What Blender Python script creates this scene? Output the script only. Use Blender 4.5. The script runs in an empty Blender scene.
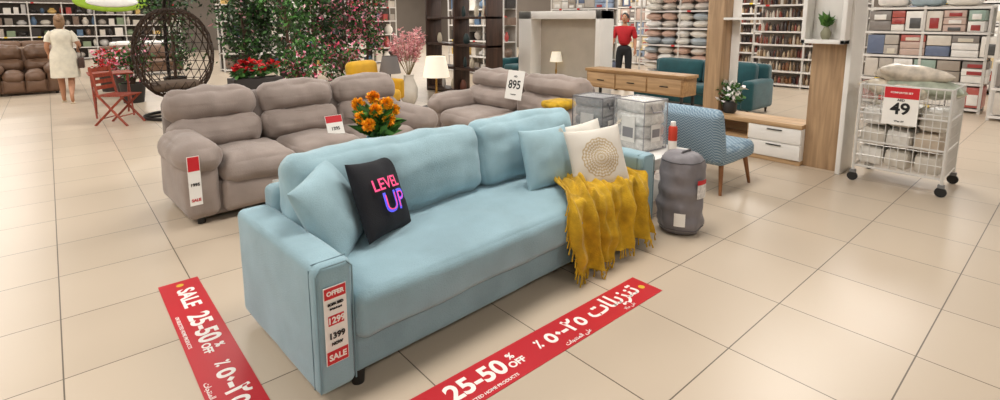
import bpy,bmesh,math,random
from mathutils import Vector,Matrix,Euler,noise
random.seed(7)
R=random.uniform
pi=math.pi
def hexc(s,a=1):
    s=s.lstrip('#'); o=[]
    for i in (0,2,4):
        v=int(s[i:i+2],16)/255
        o.append(v/12.92 if v<=.04045 else ((v+.055)/1.055)**2.4)
    return (o[0],o[1],o[2],a)
# ---------------- materials
def newmat(name):
    m=bpy.data.materials.new(name); m.use_nodes=True
    nt=m.node_tree; b=nt.nodes['Principled BSDF']; return m,nt,b
def mat(name,col,rough=.6,nscale=0,namp=.12,bscale=0,bstr=.2,metal=0,sheen=0,alpha=1,trans=0,emit=0,spec=.5):
    m,nt,b=newmat(name); c=hexc(col) if isinstance(col,str) else col
    b.inputs['Roughness'].default_value=rough; b.inputs['Metallic'].default_value=metal
    b.inputs['Base Color'].default_value=c
    b.inputs['Specular IOR Level'].default_value=spec
    if sheen: b.inputs['Sheen Weight'].default_value=sheen; b.inputs['Sheen Roughness'].default_value=.4
    if alpha<1: b.inputs['Alpha'].default_value=alpha
    if trans: b.inputs['Transmission Weight'].default_value=trans
    if emit: b.inputs['Emission Color'].default_value=c; b.inputs['Emission Strength'].default_value=emit
    tc=nt.nodes.new('ShaderNodeTexCoord')
    if nscale:
        n=nt.nodes.new('ShaderNodeTexNoise'); n.inputs['Scale'].default_value=nscale; n.inputs['Detail'].default_value=4
        r=nt.nodes.new('ShaderNodeValToRGB')
        r.color_ramp.elements[0].position=.3; r.color_ramp.elements[1].position=.7
        r.color_ramp.elements[0].color=(c[0]*(1-namp),c[1]*(1-namp),c[2]*(1-namp),1)
        r.color_ramp.elements[1].color=(min(1,c[0]*(1+namp)),min(1,c[1]*(1+namp)),min(1,c[2]*(1+namp)),1)
        nt.links.new(tc.outputs['Object'],n.inputs['Vector']); nt.links.new(n.outputs['Fac'],r.inputs['Fac']); nt.links.new(r.outputs['Color'],b.inputs['Base Color'])
    if bscale:
        n2=nt.nodes.new('ShaderNodeTexNoise'); n2.inputs['Scale'].default_value=bscale; n2.inputs['Detail'].default_value=3
        bp=nt.nodes.new('ShaderNodeBump'); bp.inputs['Strength'].default_value=bstr; bp.inputs['Distance'].default_value=.01
        nt.links.new(tc.outputs['Object'],n2.inputs['Vector']); nt.links.new(n2.outputs['Fac'],bp.inputs['Height']); nt.links.new(bp.outputs['Normal'],b.inputs['Normal'])
    return m
def woodmat(name,c1,c2,scale=6,axis=1,rough=.5):
    m,nt,b=newmat(name); b.inputs['Roughness'].default_value=rough
    tc=nt.nodes.new('ShaderNodeTexCoord'); mp=nt.nodes.new('ShaderNodeMapping')
    s=[scale*4]*3; s[axis]=scale*.3; mp.inputs['Scale'].default_value=s
    n=nt.nodes.new('ShaderNodeTexNoise'); n.inputs['Scale'].default_value=1; n.inputs['Detail'].default_value=5; n.inputs['Distortion'].default_value=.6
    r=nt.nodes.new('ShaderNodeValToRGB'); r.color_ramp.elements[0].position=.32; r.color_ramp.elements[1].position=.68
    r.color_ramp.elements[0].color=hexc(c1); r.color_ramp.elements[1].color=hexc(c2)
    l=nt.links.new; l(tc.outputs['Object'],mp.inputs['Vector']); l(mp.outputs['Vector'],n.inputs['Vector']); l(n.outputs['Fac'],r.inputs['Fac']); l(r.outputs['Color'],b.inputs['Base Color'])
    return m
def vcolmat(name,rough=.6,metal=0,bscale=0,alpha=1):
    m,nt,b=newmat(name); b.inputs['Roughness'].default_value=rough; b.inputs['Metallic'].default_value=metal
    a=nt.nodes.new('ShaderNodeAttribute'); a.attribute_name='Col'
    n=nt.nodes.new('ShaderNodeTexNoise'); n.inputs['Scale'].default_value=9; n.inputs['Detail'].default_value=4
    tc=nt.nodes.new('ShaderNodeTexCoord'); nt.links.new(tc.outputs['Object'],n.inputs['Vector'])
    mr=nt.nodes.new('ShaderNodeMapRange'); mr.inputs['To Min'].default_value=.82; mr.inputs['To Max'].default_value=1.15
    nt.links.new(n.outputs['Fac'],mr.inputs['Value'])
    mx=nt.nodes.new('ShaderNodeVectorMath'); mx.operation='SCALE'
    nt.links.new(a.outputs['Color'],mx.inputs[0]); nt.links.new(mr.outputs['Result'],mx.inputs['Scale']); nt.links.new(mx.outputs['Vector'],b.inputs['Base Color'])
    if bscale:
        n2=nt.nodes.new('ShaderNodeTexNoise'); n2.inputs['Scale'].default_value=bscale
        bp=nt.nodes.new('ShaderNodeBump'); bp.inputs['Strength'].default_value=.4; bp.inputs['Distance'].default_value=.02
        nt.links.new(tc.outputs['Object'],n2.inputs['Vector']); nt.links.new(n2.outputs['Fac'],bp.inputs['Height']); nt.links.new(bp.outputs['Normal'],b.inputs['Normal'])
    return m
VC=vcolmat('painted',.55); VCG=vcolmat('plastic_wrap',.3,bscale=12); VCB=vcolmat('nylon_bag',.5,bscale=9); VCM=vcolmat('metal_paint',.3,.6); LEAF=vcolmat('foliage',.6); SKINM=vcolmat('body',.6)
M_blue=mat('blue_velour','#8fadb8',.85,5,.10,160,.3,sheen=.25)
M_blue2=mat('blue_velour_light','#98b6c0',.85,6,.10,160,.3,sheen=.25)
M_bluedk=mat('blue_velour_base','#839fa9',.85,5,.10,160,.3,sheen=.25)
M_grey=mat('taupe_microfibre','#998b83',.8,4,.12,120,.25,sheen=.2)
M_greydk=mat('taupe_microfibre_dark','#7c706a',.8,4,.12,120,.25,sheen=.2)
M_yellow=mat('mustard_knit','#bf971a',.9,14,.25,90,.6,sheen=.1)
M_black=mat('black_velvet','#101119',.85,10,.3,150,.3)
M_blk=mat('black_plastic','#151414',.4)
M_white=mat('white_laminate','#e8e5e0',.4,3,.03)
M_paper=mat('white_card','#efece6',.5)
M_red=mat('red_vinyl','#bd1c28',.4,2,.06)
M_redp=mat('red_print','#c8222b',.5)
M_ink=mat('black_ink','#161616',.6)
M_wht=mat('white_print','#f4f0ea',.5)
M_pink=mat('neon_pink','#ff4f8a',.5,emit=.35)
M_nblue=mat('neon_blue','#5a5cff',.5,emit=.45)
M_chrome=mat('white_wire','#d8d6d2',.35,metal=.3)
M_oakY=woodmat('oak_boards_y','#a3835e','#c4a27a',5,1)
M_oakZ=woodmat('oak_boards_z','#977a5c','#bf9f7b',5,2)
M_oakdk=woodmat('brown_wood','#8a6a45','#ae895c',5,1)
M_walnut=woodmat('dark_walnut','#2c1d16','#4a3226',5,2)
M_teak=woodmat('red_teak','#7d3220','#a5472e',6,2)
M_glass=mat('table_glass','#dfeeea',.03,alpha=.25)
M_teal=mat('dark_teal_velvet','#12474d',.8,5,.2,100,.3,sheen=.3)
M_wick=mat('brown_wicker','#33200f',.6,20,.3)
M_steel=mat('dark_steel','#2a2725',.4,metal=.7)
M_gold=mat('brass','#b08a4a',.3,metal=.9)
M_shade=mat('lamp_shade_fabric','#f2ead8',.8,emit=.35)
M_gshade=mat('grey_shade_fabric','#6e6a69',.85)
M_rug=mat('shaggy_rug','#86805f',.95,30,.35,60,1)
M_film=mat('clear_plastic_film','#f2f4f4',.08,alpha=.22)
# ---------------- mesh helpers
def group(name,x,y,z=0,rz=0):
    e=bpy.data.objects.new(name,None); e.empty_display_size=.1; e.location=(x,y,z); e.rotation_euler=(0,0,rz)
    bpy.context.scene.collection.objects.link(e); return e
def link(name,me,m,parent=None,loc=(0,0,0),rot=(0,0,0),smooth=True,split=40,bevel=0):
    ob=bpy.data.objects.new(name,me); bpy.context.scene.collection.objects.link(ob)
    if m: me.materials.append(m)
    ob.location=loc; ob.rotation_euler=rot
    if parent: ob.parent=parent
    if smooth:
        me.polygons.foreach_set('use_smooth',[True]*len(me.polygons))
    if bevel:
        b=ob.modifiers.new('bevel','BEVEL'); b.width=bevel; b.segments=2; b.limit_method='ANGLE'
    if smooth and split:
        e=ob.modifiers.new('split','EDGE_SPLIT'); e.split_angle=math.radians(split)
    return ob
class Batch:
    def __init__(s): s.v=[];s.f=[];s.c=[]
    def add(s,vs,fs,col):
        o=len(s.v); s.v+= [tuple(v) for v in vs]
        if isinstance(col,str): col=hexc(col)
        for f in fs: s.f.append([i+o for i in f]); s.c.append(col)
    def box(s,cx,cy,cz,sx,sy,sz,col='#ffffff',rot=None):
        vs=[Vector((a*sx/2,b*sy/2,c*sz/2)) for a in(-1,1) for b in(-1,1) for c in(-1,1)]
        if rot: E=Euler(rot).to_matrix(); vs=[E@v for v in vs]
        vs=[v+Vector((cx,cy,cz)) for v in vs]
        s.add(vs,[(0,1,3,2),(4,6,7,5),(0,4,5,1),(2,3,7,6),(0,2,6,4),(1,5,7,3)],col)
    def bx(s,x0,x1,y0,y1,z0,z1,col='#ffffff'): s.box((x0+x1)/2,(y0+y1)/2,(z0+z1)/2,x1-x0,y1-y0,z1-z0,col)
    def tube(s,pts,r,col='#ffffff',seg=8,closed=False):
        P=[Vector(p) for p in pts]; n=len(P); rr=r if isinstance(r,(list,tuple)) else [r]*n
        vs=[];fs=[]; up=None
        for i in range(n):
            if closed: t=(P[(i+1)%n]-P[i-1])
            else: t=P[min(i+1,n-1)]-P[max(i-1,0)]
            t.normalize()
            if up is None:
                up=Vector((0,0,1)) if abs(t.z)<.9 else Vector((1,0,0))
            a=(up-t*up.dot(t))
            if a.length<1e-5: a=t.orthogonal()
            a.normalize(); b=t.cross(a); up=a
            for k in range(seg):
                an=2*pi*k/seg; vs.append(P[i]+(a*math.cos(an)+b*math.sin(an))*rr[i])
        m=n if closed else n-1
        for i in range(m):
            for k in range(seg):
                k2=(k+1)%seg; j=(i+1)%n
                fs.append((i*seg+k,i*seg+k2,j*seg+k2,j*seg+k))
        if not closed:
            fs.append(list(range(seg))[::-1]); fs.append([(n-1)*seg+k for k in range(seg)])
        s.add(vs,fs,col)
    def lathe(s,cx,cy,prof,col='#ffffff',seg=24,sx=1,sy=1,cz=0,wob=0):
        vs=[];fs=[]
        for r,z in prof:
            for k in range(seg):
                an=2*pi*k/seg; q=1
                if wob: q=1+wob*noise.noise(Vector((math.cos(an)*2.2,math.sin(an)*2.2,z*7)))+wob*.45*noise.noise(Vector((math.cos(an)*6,math.sin(an)*6,z*20)))
                vs.append((cx+r*q*sx*math.cos(an),cy+r*q*sy*math.sin(an),cz+z))
        for i in range(len(prof)-1):
            for k in range(seg):
                k2=(k+1)%seg; fs.append((i*seg+k,i*seg+k2,(i+1)*seg+k2,(i+1)*seg+k))
        fs.append(list(range(seg))[::-1]); fs.append([(len(prof)-1)*seg+k for k in range(seg)])
        s.add(vs,fs,col)
    def ell(s,cx,cy,cz,rx,ry,rz,col='#ffffff',seg=14,rings=10,rot=None):
        vs=[];fs=[]; E=Euler(rot).to_matrix() if rot else None
        for i in range(rings+1):
            ph=pi*i/rings
            for k in range(seg):
                an=2*pi*k/seg; v=Vector((rx*math.sin(ph)*math.cos(an),ry*math.sin(ph)*math.sin(an),-rz*math.cos(ph)))
                if E: v=E@v
                vs.append(v+Vector((cx,cy,cz)))
        for i in range(rings):
            for k in range(seg):
                k2=(k+1)%seg; fs.append((i*seg+k,i*seg+k2,(i+1)*seg+k2,(i+1)*seg+k))
        s.add(vs,fs,col)
    def leaf(s,p,size,col,asp=.5,d=None):
        if d is None: d=Vector((R(-1,1),R(-1,1),R(-1,1)))
        d=d.normalized(); q=Vector((R(-1,1),R(-1,1),R(-1,1))); w=d.cross(q)
        if w.length<1e-3: return
        w.normalize(); nn=d.cross(w); p=Vector(p)
        s.add([p,p+d*size*.5+w*size*asp*.5+nn*size*.08,p+d*size,p+d*size*.5-w*size*asp*.5+nn*size*.08],[(0,1,2,3)],col)
    def make(s,name,parent=None,m=None,loc=(0,0,0),rot=(0,0,0),smooth=True,split=40,bevel=0,merge=False):
        me=bpy.data.meshes.new(name); me.from_pydata(s.v,[],s.f); me.update()
        ca=me.color_attributes.new('Col','FLOAT_COLOR','CORNER')
        cols=[]
        for p,c in zip(me.polygons,s.c): cols+=list(c)*p.loop_total
        ca.data.foreach_set('color',cols)
        return link(name,me,m or VC,parent,loc,rot,smooth,split,bevel)
def softbox(name,parent,m,x0,x1,y0,y1,z0,z1,r=.04,bulge=(0,0,0),wr=0,wf=6,rot=(0,0,0),n=12,seed=0,warp=None):
    h=[(x1-x0)/2,(y1-y0)/2,(z1-z0)/2]; r=min(r,min(h)*.98)
    ax=[]
    for k in range(3):
        hh=h[k]; a=[-hh,-hh+r*.12,-hh+r*.35,-hh+r*.65]; core=[-hh+r+(2*hh-2*r)*i/n for i in range(n+1)]
        ax.append(a+core+[-q for q in a[::-1]])
    bm=bmesh.new(); cache={}
    def vert(p):
        key=tuple(round(c,6) for c in p)
        if key in cache: return cache[key]
        q=Vector([max(-h[i]+r,min(h[i]-r,p[i])) for i in range(3)]); d=Vector(p)-q
        nrm=d.normalized() if d.length>1e-7 else Vector((0,0,1)); co=q+nrm*r
        u=[p[i]/h[i] for i in range(3)]
        for i in range(3):
            j,k=(i+1)%3,(i+2)%3
            co[i]+=bulge[i]*u[i]*(1-u[j]**2)*(1-u[k]**2)
        if wr:
            s=noise.noise(Vector(p)*wf+Vector((seed*3.1,seed*1.7,seed)))+.5*noise.noise(Vector(p)*wf*2.3+Vector((seed,9,3)))
            co+=nrm*s*wr
        if warp: co=warp(co,u)
        v=bm.verts.new(co); cache[key]=v; return v
    for i in range(3):
        j,k=(i+1)%3,(i+2)%3
        for sg in (-1,1):
            A=ax[j];Bx=ax[k]
            for a in range(len(A)-1):
                for b in range(len(Bx)-1):
                    vs=[]
                    for (aa,bb) in ((a,b),(a+1,b),(a+1,b+1),(a,b+1)):
                        p=[0,0,0]; p[i]=sg*h[i]; p[j]=A[aa]; p[k]=Bx[bb]; vs.append(vert(p))
                    if sg<0: vs=vs[::-1]
                    try: bm.faces.new(vs)
                    except: pass
    me=bpy.data.meshes.new(name); bm.to_mesh(me); bm.free()
    return link(name,me,m,parent,((x0+x1)/2,(y0+y1)/2,(z0+z1)/2),rot,True,0)
def pz(u,v,t): return t*(max(0,(1-u*u))*max(0,(1-v*v)))**.42
def pillow(name,parent,m,w,h,t,loc,rot,n=20,wr=.008,seed=0):
    vs=[];fs=[]
    for s in (1,-1):
        for i in range(n+1):
            for j in range(n+1):
                u=math.sin((2*i/n-1)*pi/2); v=math.sin((2*j/n-1)*pi/2)
                x=u*w/2*(1-.07*(1-v*v)); y=v*h/2*(1-.07*(1-u*u)); z=s*pz(u,v,t/2)
                z+=wr*noise.noise(Vector((x*9+seed,y*9,s)))*(1-u*u)*(1-v*v)*2
                vs.append((x,y,z))
    N=(n+1)**2
    for s in (0,1):
        for i in range(n):
            for j in range(n):
                a=s*N+i*(n+1)+j; f=[a,a+n+1,a+n+2,a+1]
                fs.append(f if s==0 else f[::-1])
    me=bpy.data.meshes.new(name); me.from_pydata(vs,[],fs); bm=bmesh.new(); bm.from_mesh(me); bmesh.ops.remove_doubles(bm,verts=bm.verts,dist=1e-4); bm.to_mesh(me); bm.free()
    return link(name,me,m,parent,loc,rot,True,0)
def text(name,body,size,loc,rot,m,parent=None,bold=0,align='CENTER',sx=1,warp=None,extrude=.0006):
    cu=bpy.data.curves.new('t','FONT'); cu.body=body; cu.size=size; cu.align_x=align; cu.align_y='CENTER'; cu.offset=bold; cu.extrude=extrude; cu.resolution_u=4
    ob=bpy.data.objects.new('t',cu); bpy.context.scene.collection.objects.link(ob)
    dg=bpy.context.evaluated_depsgraph_get(); me=bpy.data.meshes.new_from_object(ob.evaluated_get(dg)); bpy.data.objects.remove(ob)
    for v in me.vertices:
        v.co.x*=sx
        if warp: v.co=Vector(warp(v.co))
    me.materials.clear()
    return link(name,me,m,parent,loc,rot,False,0)
def orient(nx,ny,tilt):
    return (pi/2-tilt,0,math.atan2(nx,-ny))
# ---------------- room
def plane_box(name,x0,x1,y0,y1,z0,z1,m):
    b=Batch(); b.bx(x0,x1,y0,y1,z0,z1); return b.make(name,None,m,smooth=False)
XA,XB,YA,YB,HC=-10,21,-5,31,4.2
m,nt,b=newmat('floor_tiles')
tc=nt.nodes.new('ShaderNodeTexCoord'); mp=nt.nodes.new('ShaderNodeMapping'); mp.inputs['Location'].default_value=(.10,-.40,0)
br=nt.nodes.new('ShaderNodeTexBrick'); br.offset=0; br.squash=1
br.inputs['Scale'].default_value=1; br.inputs['Brick Width'].default_value=.62; br.inputs['Row Height'].default_value=.62
br.inputs['Mortar Size'].default_value=.0032; br.inputs['Mortar Smooth'].default_value=.1; br.inputs['Bias'].default_value=0
br.inputs['Color1'].default_value=hexc('#c6b6a2'); br.inputs['Color2'].default_value=hexc('#bfaf9b'); br.inputs['Mortar'].default_value=hexc('#63574a')
n=nt.nodes.new('ShaderNodeTexNoise'); n.inputs['Scale'].default_value=1.2; n.inputs['Detail'].default_value=2
mr=nt.nodes.new('ShaderNodeMapRange'); mr.inputs['To Min'].default_value=.94; mr.inputs['To Max'].default_value=1.06
sc=nt.nodes.new('ShaderNodeVectorMath'); sc.operation='SCALE'
l=nt.links.new
l(tc.outputs['Object'],mp.inputs['Vector']); l(mp.outputs['Vector'],br.inputs['Vector']); l(tc.outputs['Object'],n.inputs['Vector']); l(n.outputs['Fac'],mr.inputs['Value'])
l(br.outputs['Color'],sc.inputs[0]); l(mr.outputs['Result'],sc.inputs['Scale']); l(sc.outputs['Vector'],b.inputs['Base Color'])
b.inputs['Roughness'].default_value=.31; b.inputs['Specular IOR Level'].default_value=.42
M_floor=m
plane_box('floor',XA,XB,YA,YB,-.1,0,M_floor)
M_wall=mat('wall_paint','#6f665d',.8,1,.05); M_ceil=mat('ceiling_paint','#57524d',.9,1,.05)
plane_box('wall_north',XA,XB,YB,YB+.15,0,HC,M_wall); plane_box('wall_south',XA,XB,YA-.15,YA,0,HC,M_wall)
plane_box('wall_west',XA-.15,XA,YA,YB,0,HC,M_wall); plane_box('wall_east',XB,XB+.15,YA,YB,0,HC,M_wall)
plane_box('ceiling',XA,XB,YA,YB,HC,HC+.1,M_ceil)
for ix in range(6):
    for iy in range(7):
        x=-7+ix*5; y=-2.5+iy*5
        L=bpy.data.lights.new('ceiling_panel_light','AREA'); L.shape='RECTANGLE'; L.size=2.4; L.size_y=1.2
        L.energy=92 if y<2 else (130 if y<8 else 134)
        if x>9: L.energy*=1.2
        L.color=(1,.95,.885)
        o=bpy.data.objects.new('ceiling_panel_light',L); o.location=(x,y,HC-.03); bpy.context.scene.collection.objects.link(o)
# ---------------- sale floor stickers
AR='\uFE95\uFE8E\uFEE0\uFEF3\uFEB0\uFEE8\uFE97'
def sticker(name,x,y,rz,L,parts):
    g=group(name,x,y,0,rz); b=Batch(); b.bx(0,L,-.105,.105,0.0005,.003); b.make('red_strip',g,M_red,smooth=False)
    b=Batch()
    for c in ((.06),(L-.06)): b.lathe(c,0,[(.02,.0031),(.02,.0036)],'#d9b02c',16)
    b.make('logo_dots',g,VC,smooth=False)
    for (t,s,px,py,bo,sx) in parts: text('lettering',t,s,(px,py,.0035),(0,0,0),M_wht,g,bo,sx=sx)
parts=[('SALE',.12,.25,0.01,.0035,1),('25-50',.14,.63,.01,.004,1),('%\nOFF',.055,.85,.01,.0018,1),('ON SELECTED HOME PRODUCTS',.024,.62,-.08,.0004,1),
 ('٪',.085,1.02,0.01,.002,1),('\u0665\u0660-\u0662\u0665',.14,1.22,.015,.0035,1),(AR,.15,1.63,0.02,.003,1),('\uFE95\uFE8E\uFEA0\uFE98\uFEE8\uFEE4\uFEDF\uFE8D \uFEF0\uFEE0\uFECB',.035,1.22,-.078,.0005,1),('\uFEFB\uFE8E\uFEE3 \uFEF0\uFEE0\uFECB',.03,1.66,-.08,.0004,1)]
sticker('sale_floor_sticker',.455,3.55,-pi/2,1.95,parts)
sticker('sale_floor_sticker',.67,1.64,0,1.95,parts)
# ---------------- blue sofa
g=group('blue_sofa',.70,1.93,0,math.radians(3)); LS=2.64
for nm,x0 in (('arm_left',0),('arm_right',LS-.17)):
    softbox(nm,g,M_blue,x0,x0+.17,0.0,.93,.05,.62,.035,(.004,.006,.006),.003,8,n=10,seed=x0)
b=Batch()
for x0 in (0,LS-.17):
    yy=.004
    b.tube([(x0+.006,yy,.07),(x0+.006,yy,.585),(x0+.03,yy,.614),(x0+.14,yy,.614),(x0+.164,yy,.585),(x0+.164,yy,.07)],.004,'#78959f',6)
    b.tube([(x0+.0,.05,.07),(x0-.001,.05,.6)],.003,'#6b8792',6)
    b.tube([(x0+.01,.05,.62),(x0+.16,.05,.62)],.003,'#6b8792',6)
b.make('piping',g,VC)
softbox('base',g,M_bluedk,.165,LS-.165,.015,.93,.07,.27,.025,(0,.004,0),.003,6,n=14)
softbox('seat_cushion',g,M_blue,.17,LS-.17,-.035,.80,.235,.455,.05,(0,.012,.018),.008,5,n=30)
softbox('back_frame',g,M_bluedk,.15,LS-.15,.80,.96,.06,.72,.04,(0,.01,0),.002,5,n=12)
def bc(nm,x0,x1,seed): softbox(nm,g,M_blue2,x0,x1,.61,.84,.45,.90,.09,(0.0,.05,.02),.02,5,rot=(math.radians(-10),0,0),n=18,seed=seed)
bc('back_cushion_1',.17,1.465,1); bc('back_cushion_2',1.46,2.47,4)
b=Batch()
for x in (.20,LS-.2):
    for y in (.06,.86): b.lathe(x,y,[(.028,0),(.034,.09)],'#101010',14)
b.make('feet',g,M_blk)
T=group('sofa_price_tag',0,0,0); T.parent=g; T.location=(.03,-.006,0)
b=Batch(); b.bx(0,.098,-.004,0,.19,.53); b.make('tag_card',T,M_paper,smooth=False)
b=Batch(); b.bx(0.003,.095,-.006,-.004,.48,.527); b.bx(.003,.095,-.006,-.004,.193,.25); b.bx(.015,.083,-.006,-.004,.363,.405); b.make('tag_red',T,M_redp,smooth=False)
for t,s,z,mm in (('SALE',.036,.221,M_wht),('1399',.036,.315,M_ink),('1299',.038,.383,M_wht),('OFFER',.026,.503,M_wht),('SOFA BED',.015,.455,M_ink),('Fabric 3 seat',.010,.435,M_ink),('NOW',.018,.28,M_ink)):
    text('tag_text',t,s,(.049,-.0065,z),(pi/2,0,0),mm,T,.0012)
def tpil(name,m,w,h,t,cx,cy,cz,nx,ny,tilt,roll=0,seed=0):
    e=group(name,cx,cy,cz); e.rotation_euler=(Euler(orient(nx,ny,tilt)).to_matrix()@Matrix.Rotation(roll,3,'Z')).to_euler()
    pillow('pillow_body',e,m,w,h,t,(0,0,0),(0,0,0),seed=seed,wr=.014); return e
tpil('blue_throw_pillow',M_blue2,.46,.46,.18,1.00,2.45,.645,.66,-.75,.45,.16,3)
e=tpil('black_neon_pillow',M_black,.40,.42,.13,1.265,2.44,.66,.50,-.87,.40,-.12,5)
def wp(ox,oy):
    def f(c):
        x=c.x+ox; y=c.y+oy; return (c.x,c.y,pz(x/.20,y/.21,.065)+.018*max(0,1-abs(x)/.22)+.004+c.z)
    return f
text('neon_level','LEVEL',.088,(-.015,.055,0),(0,0,0),M_pink,e,.001,sx=.95,warp=wp(-.015,.055))
text('neon_up','UP',.155,(0.01,-.05,0),(0,0,0),M_nblue,e,.0015,sx=1,warp=wp(.01,-.05))
text('neon_up_inner','UP',.13,(0.01,-.05,0.002),(0,0,0),M_pink,e,-.003,sx=1.1,warp=wp(.01,-.05))
tpil('blue_throw_pillow',M_blue2,.42,.42,.15,2.54,2.42,.655,-.12,-.99,.32,0,8)
# mandala
mm,nt,b=newmat('mandala_cushion'); b.inputs['Roughness'].default_value=.85
tc=nt.nodes.new('ShaderNodeTexCoord'); sp=nt.nodes.new('ShaderNodeSeparateXYZ'); nt.links.new(tc.outputs['Object'],sp.inputs[0])
def mth(op,a,bv=None,c=None):
    n=nt.nodes.new('ShaderNodeMath'); n.operation=op
    for i,q in enumerate((a,bv,c)):
        if q is None: continue
        if isinstance(q,(int,float)): n.inputs[i].default_value=q
        else: nt.links.new(q,n.inputs[i])
    return n.outputs[0]
X,Y=sp.outputs[0],sp.outputs[1]
rad=mth('SQRT',mth('ADD',mth('MULTIPLY',X,X),mth('MULTIPLY',Y,Y))); th=mth('ARCTAN2',Y,X)
pet=mth('MULTIPLY',mth('SINE',mth('MULTIPLY',th,16)),.9)
w=mth('SINE',mth('ADD',mth('MULTIPLY',rad,300),pet)); w2=mth('SINE',mth('MULTIPLY',th,32))
a=mth('GREATER_THAN',mth('ADD',w,mth('MULTIPLY',w2,.8)),-.2)
inside=mth('LESS_THAN',mth('ADD',rad,mth('MULTIPLY',pet,.004)),.135); fac=mth('MULTIPLY',mth('MULTIPLY',a,inside),.8)
mix=nt.nodes.new('ShaderNodeMix'); mix.data_type='RGBA'; mix.inputs[6].default_value=hexc('#d6d0c6'); mix.inputs[7].default_value=hexc('#b39a6c')
nt.links.new(fac,mix.inputs[0]); nt.links.new(mix.outputs[2],b.inputs['Base Color'])
e=tpil('mandala_pillow',mm,.43,.43,.14,2.80,2.19,.65,-.42,-.9,.36,.08,11)
b=Batch()
for sx in (-1,1):
    for sy in (-1,1):
        for q in range(7):
            b.tube([(sx*.215,sy*.215,0),(sx*.225+R(-.012,.012),sy*.225+R(-.012,.012),R(-.012,.012)),(sx*.235+R(-.018,.018),sy*.24+R(-.02,.02),R(-.018,.018))],.002,'#d8d0c0',5)
b.make('corner_tassels',e,VC)
tpil('white_throw_pillow',mat('offwhite_fabric','#d9d4ca',.9,8,.06,120,.3),.40,.36,.13,3.00,2.48,.65,-.2,-.98,.3,.1,12)
# throw blanket
def throw():
    g=group('mustard_throw_blanket',.70,1.93,0,math.radians(3))
    path=[(.42,.472),(.34,.488),(.26,.482),(.18,.488),(.10,.487),(.03,.485),(-.02,.478),(-.055,.45),(-.068,.40),(-.072,.34),(-.076,.28),(-.08,.22),(-.086,.16),(-.09,.10),(-.092,.075)]
    P=[]
    for i in range(len(path)-1):
        for k in range(3):
            t=k/3; P.append((path[i][0]*(1-t)+path[i+1][0]*t,path[i][1]*(1-t)+path[i+1][1]*t))
    P.append(path[-1]); NX=90; vs=[];fs=[]
    for side in (0,1):
      for i,(y,z) in enumerate(P):
        s=i/(len(P)-1)
        for j in range(NX+1):
            u=j/NX
            x0=1.57+.33*max(0,1-s/.42)**1.2+.02*math.sin(s*8); x1=2.462
            x=x0+(x1-x0)*u+.015*math.sin(s*7+u*9)*(1-u)
            fold=.026*math.sin(u*34+s*3.0+2*math.sin(u*5))+.015*math.sin(u*61+s*5)+.026*noise.noise(Vector((u*8,s*7,1)))
            hang=max(0,min(1,(.47-z)/.1))
            ny=fold*hang*1.3-(.018*hang); nz=(abs(fold)*1.3+.01)*(1-hang)
            nz+=(.04*max(0,noise.noise(Vector((u*5,s*9,7)))))*(1-hang)
            yy=y+ny
            if hang==0: yy+=.10*math.sin(u*2.2)*max(0,1-s/.42)
            zz=z+nz-(0.02*math.sin(u*5+1)*s*hang)
            vs.append((x,yy+(side*.006 if hang>.5 else 0),max(.03,zz)+(0 if side==0 else -.004)))
    W=NX+1; N=len(P)*W
    for side in (0,1):
      for i in range(len(P)-1):
        for j in range(NX):
            a=side*N+i*W+j; f=[a,a+W,a+W+1,a+1]; fs.append(f if side==0 else f[::-1])
    me=bpy.data.meshes.new('cloth'); me.from_pydata(vs,[],fs); link('cloth',me,M_yellow,g,split=0)
    b=Batch()
    for j in range(0,NX+1,2):
        v=Vector(vs[(len(P)-1)*W+j]); 
        b.tube([v+Vector((0,0,.004)),v+Vector((R(-.006,.006),R(-.01,.004),-.025)),v+Vector((R(-.012,.012),R(-.014,.006),-.055))],[.005,.004,.006],'#c9a21b',5)
    for i in range(0,len(P),2):
        v=Vector(vs[i*W]); 
        if P[i][1]<.46: b.tube([v,v+Vector((-.012,-.004,-.03)),v+Vector((R(-.03,-.015),-.006,-.06))],[.004,.004,.005],'#c9a21b',5)
    b.make('fringe',g,M_yellow)
throw()
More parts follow.
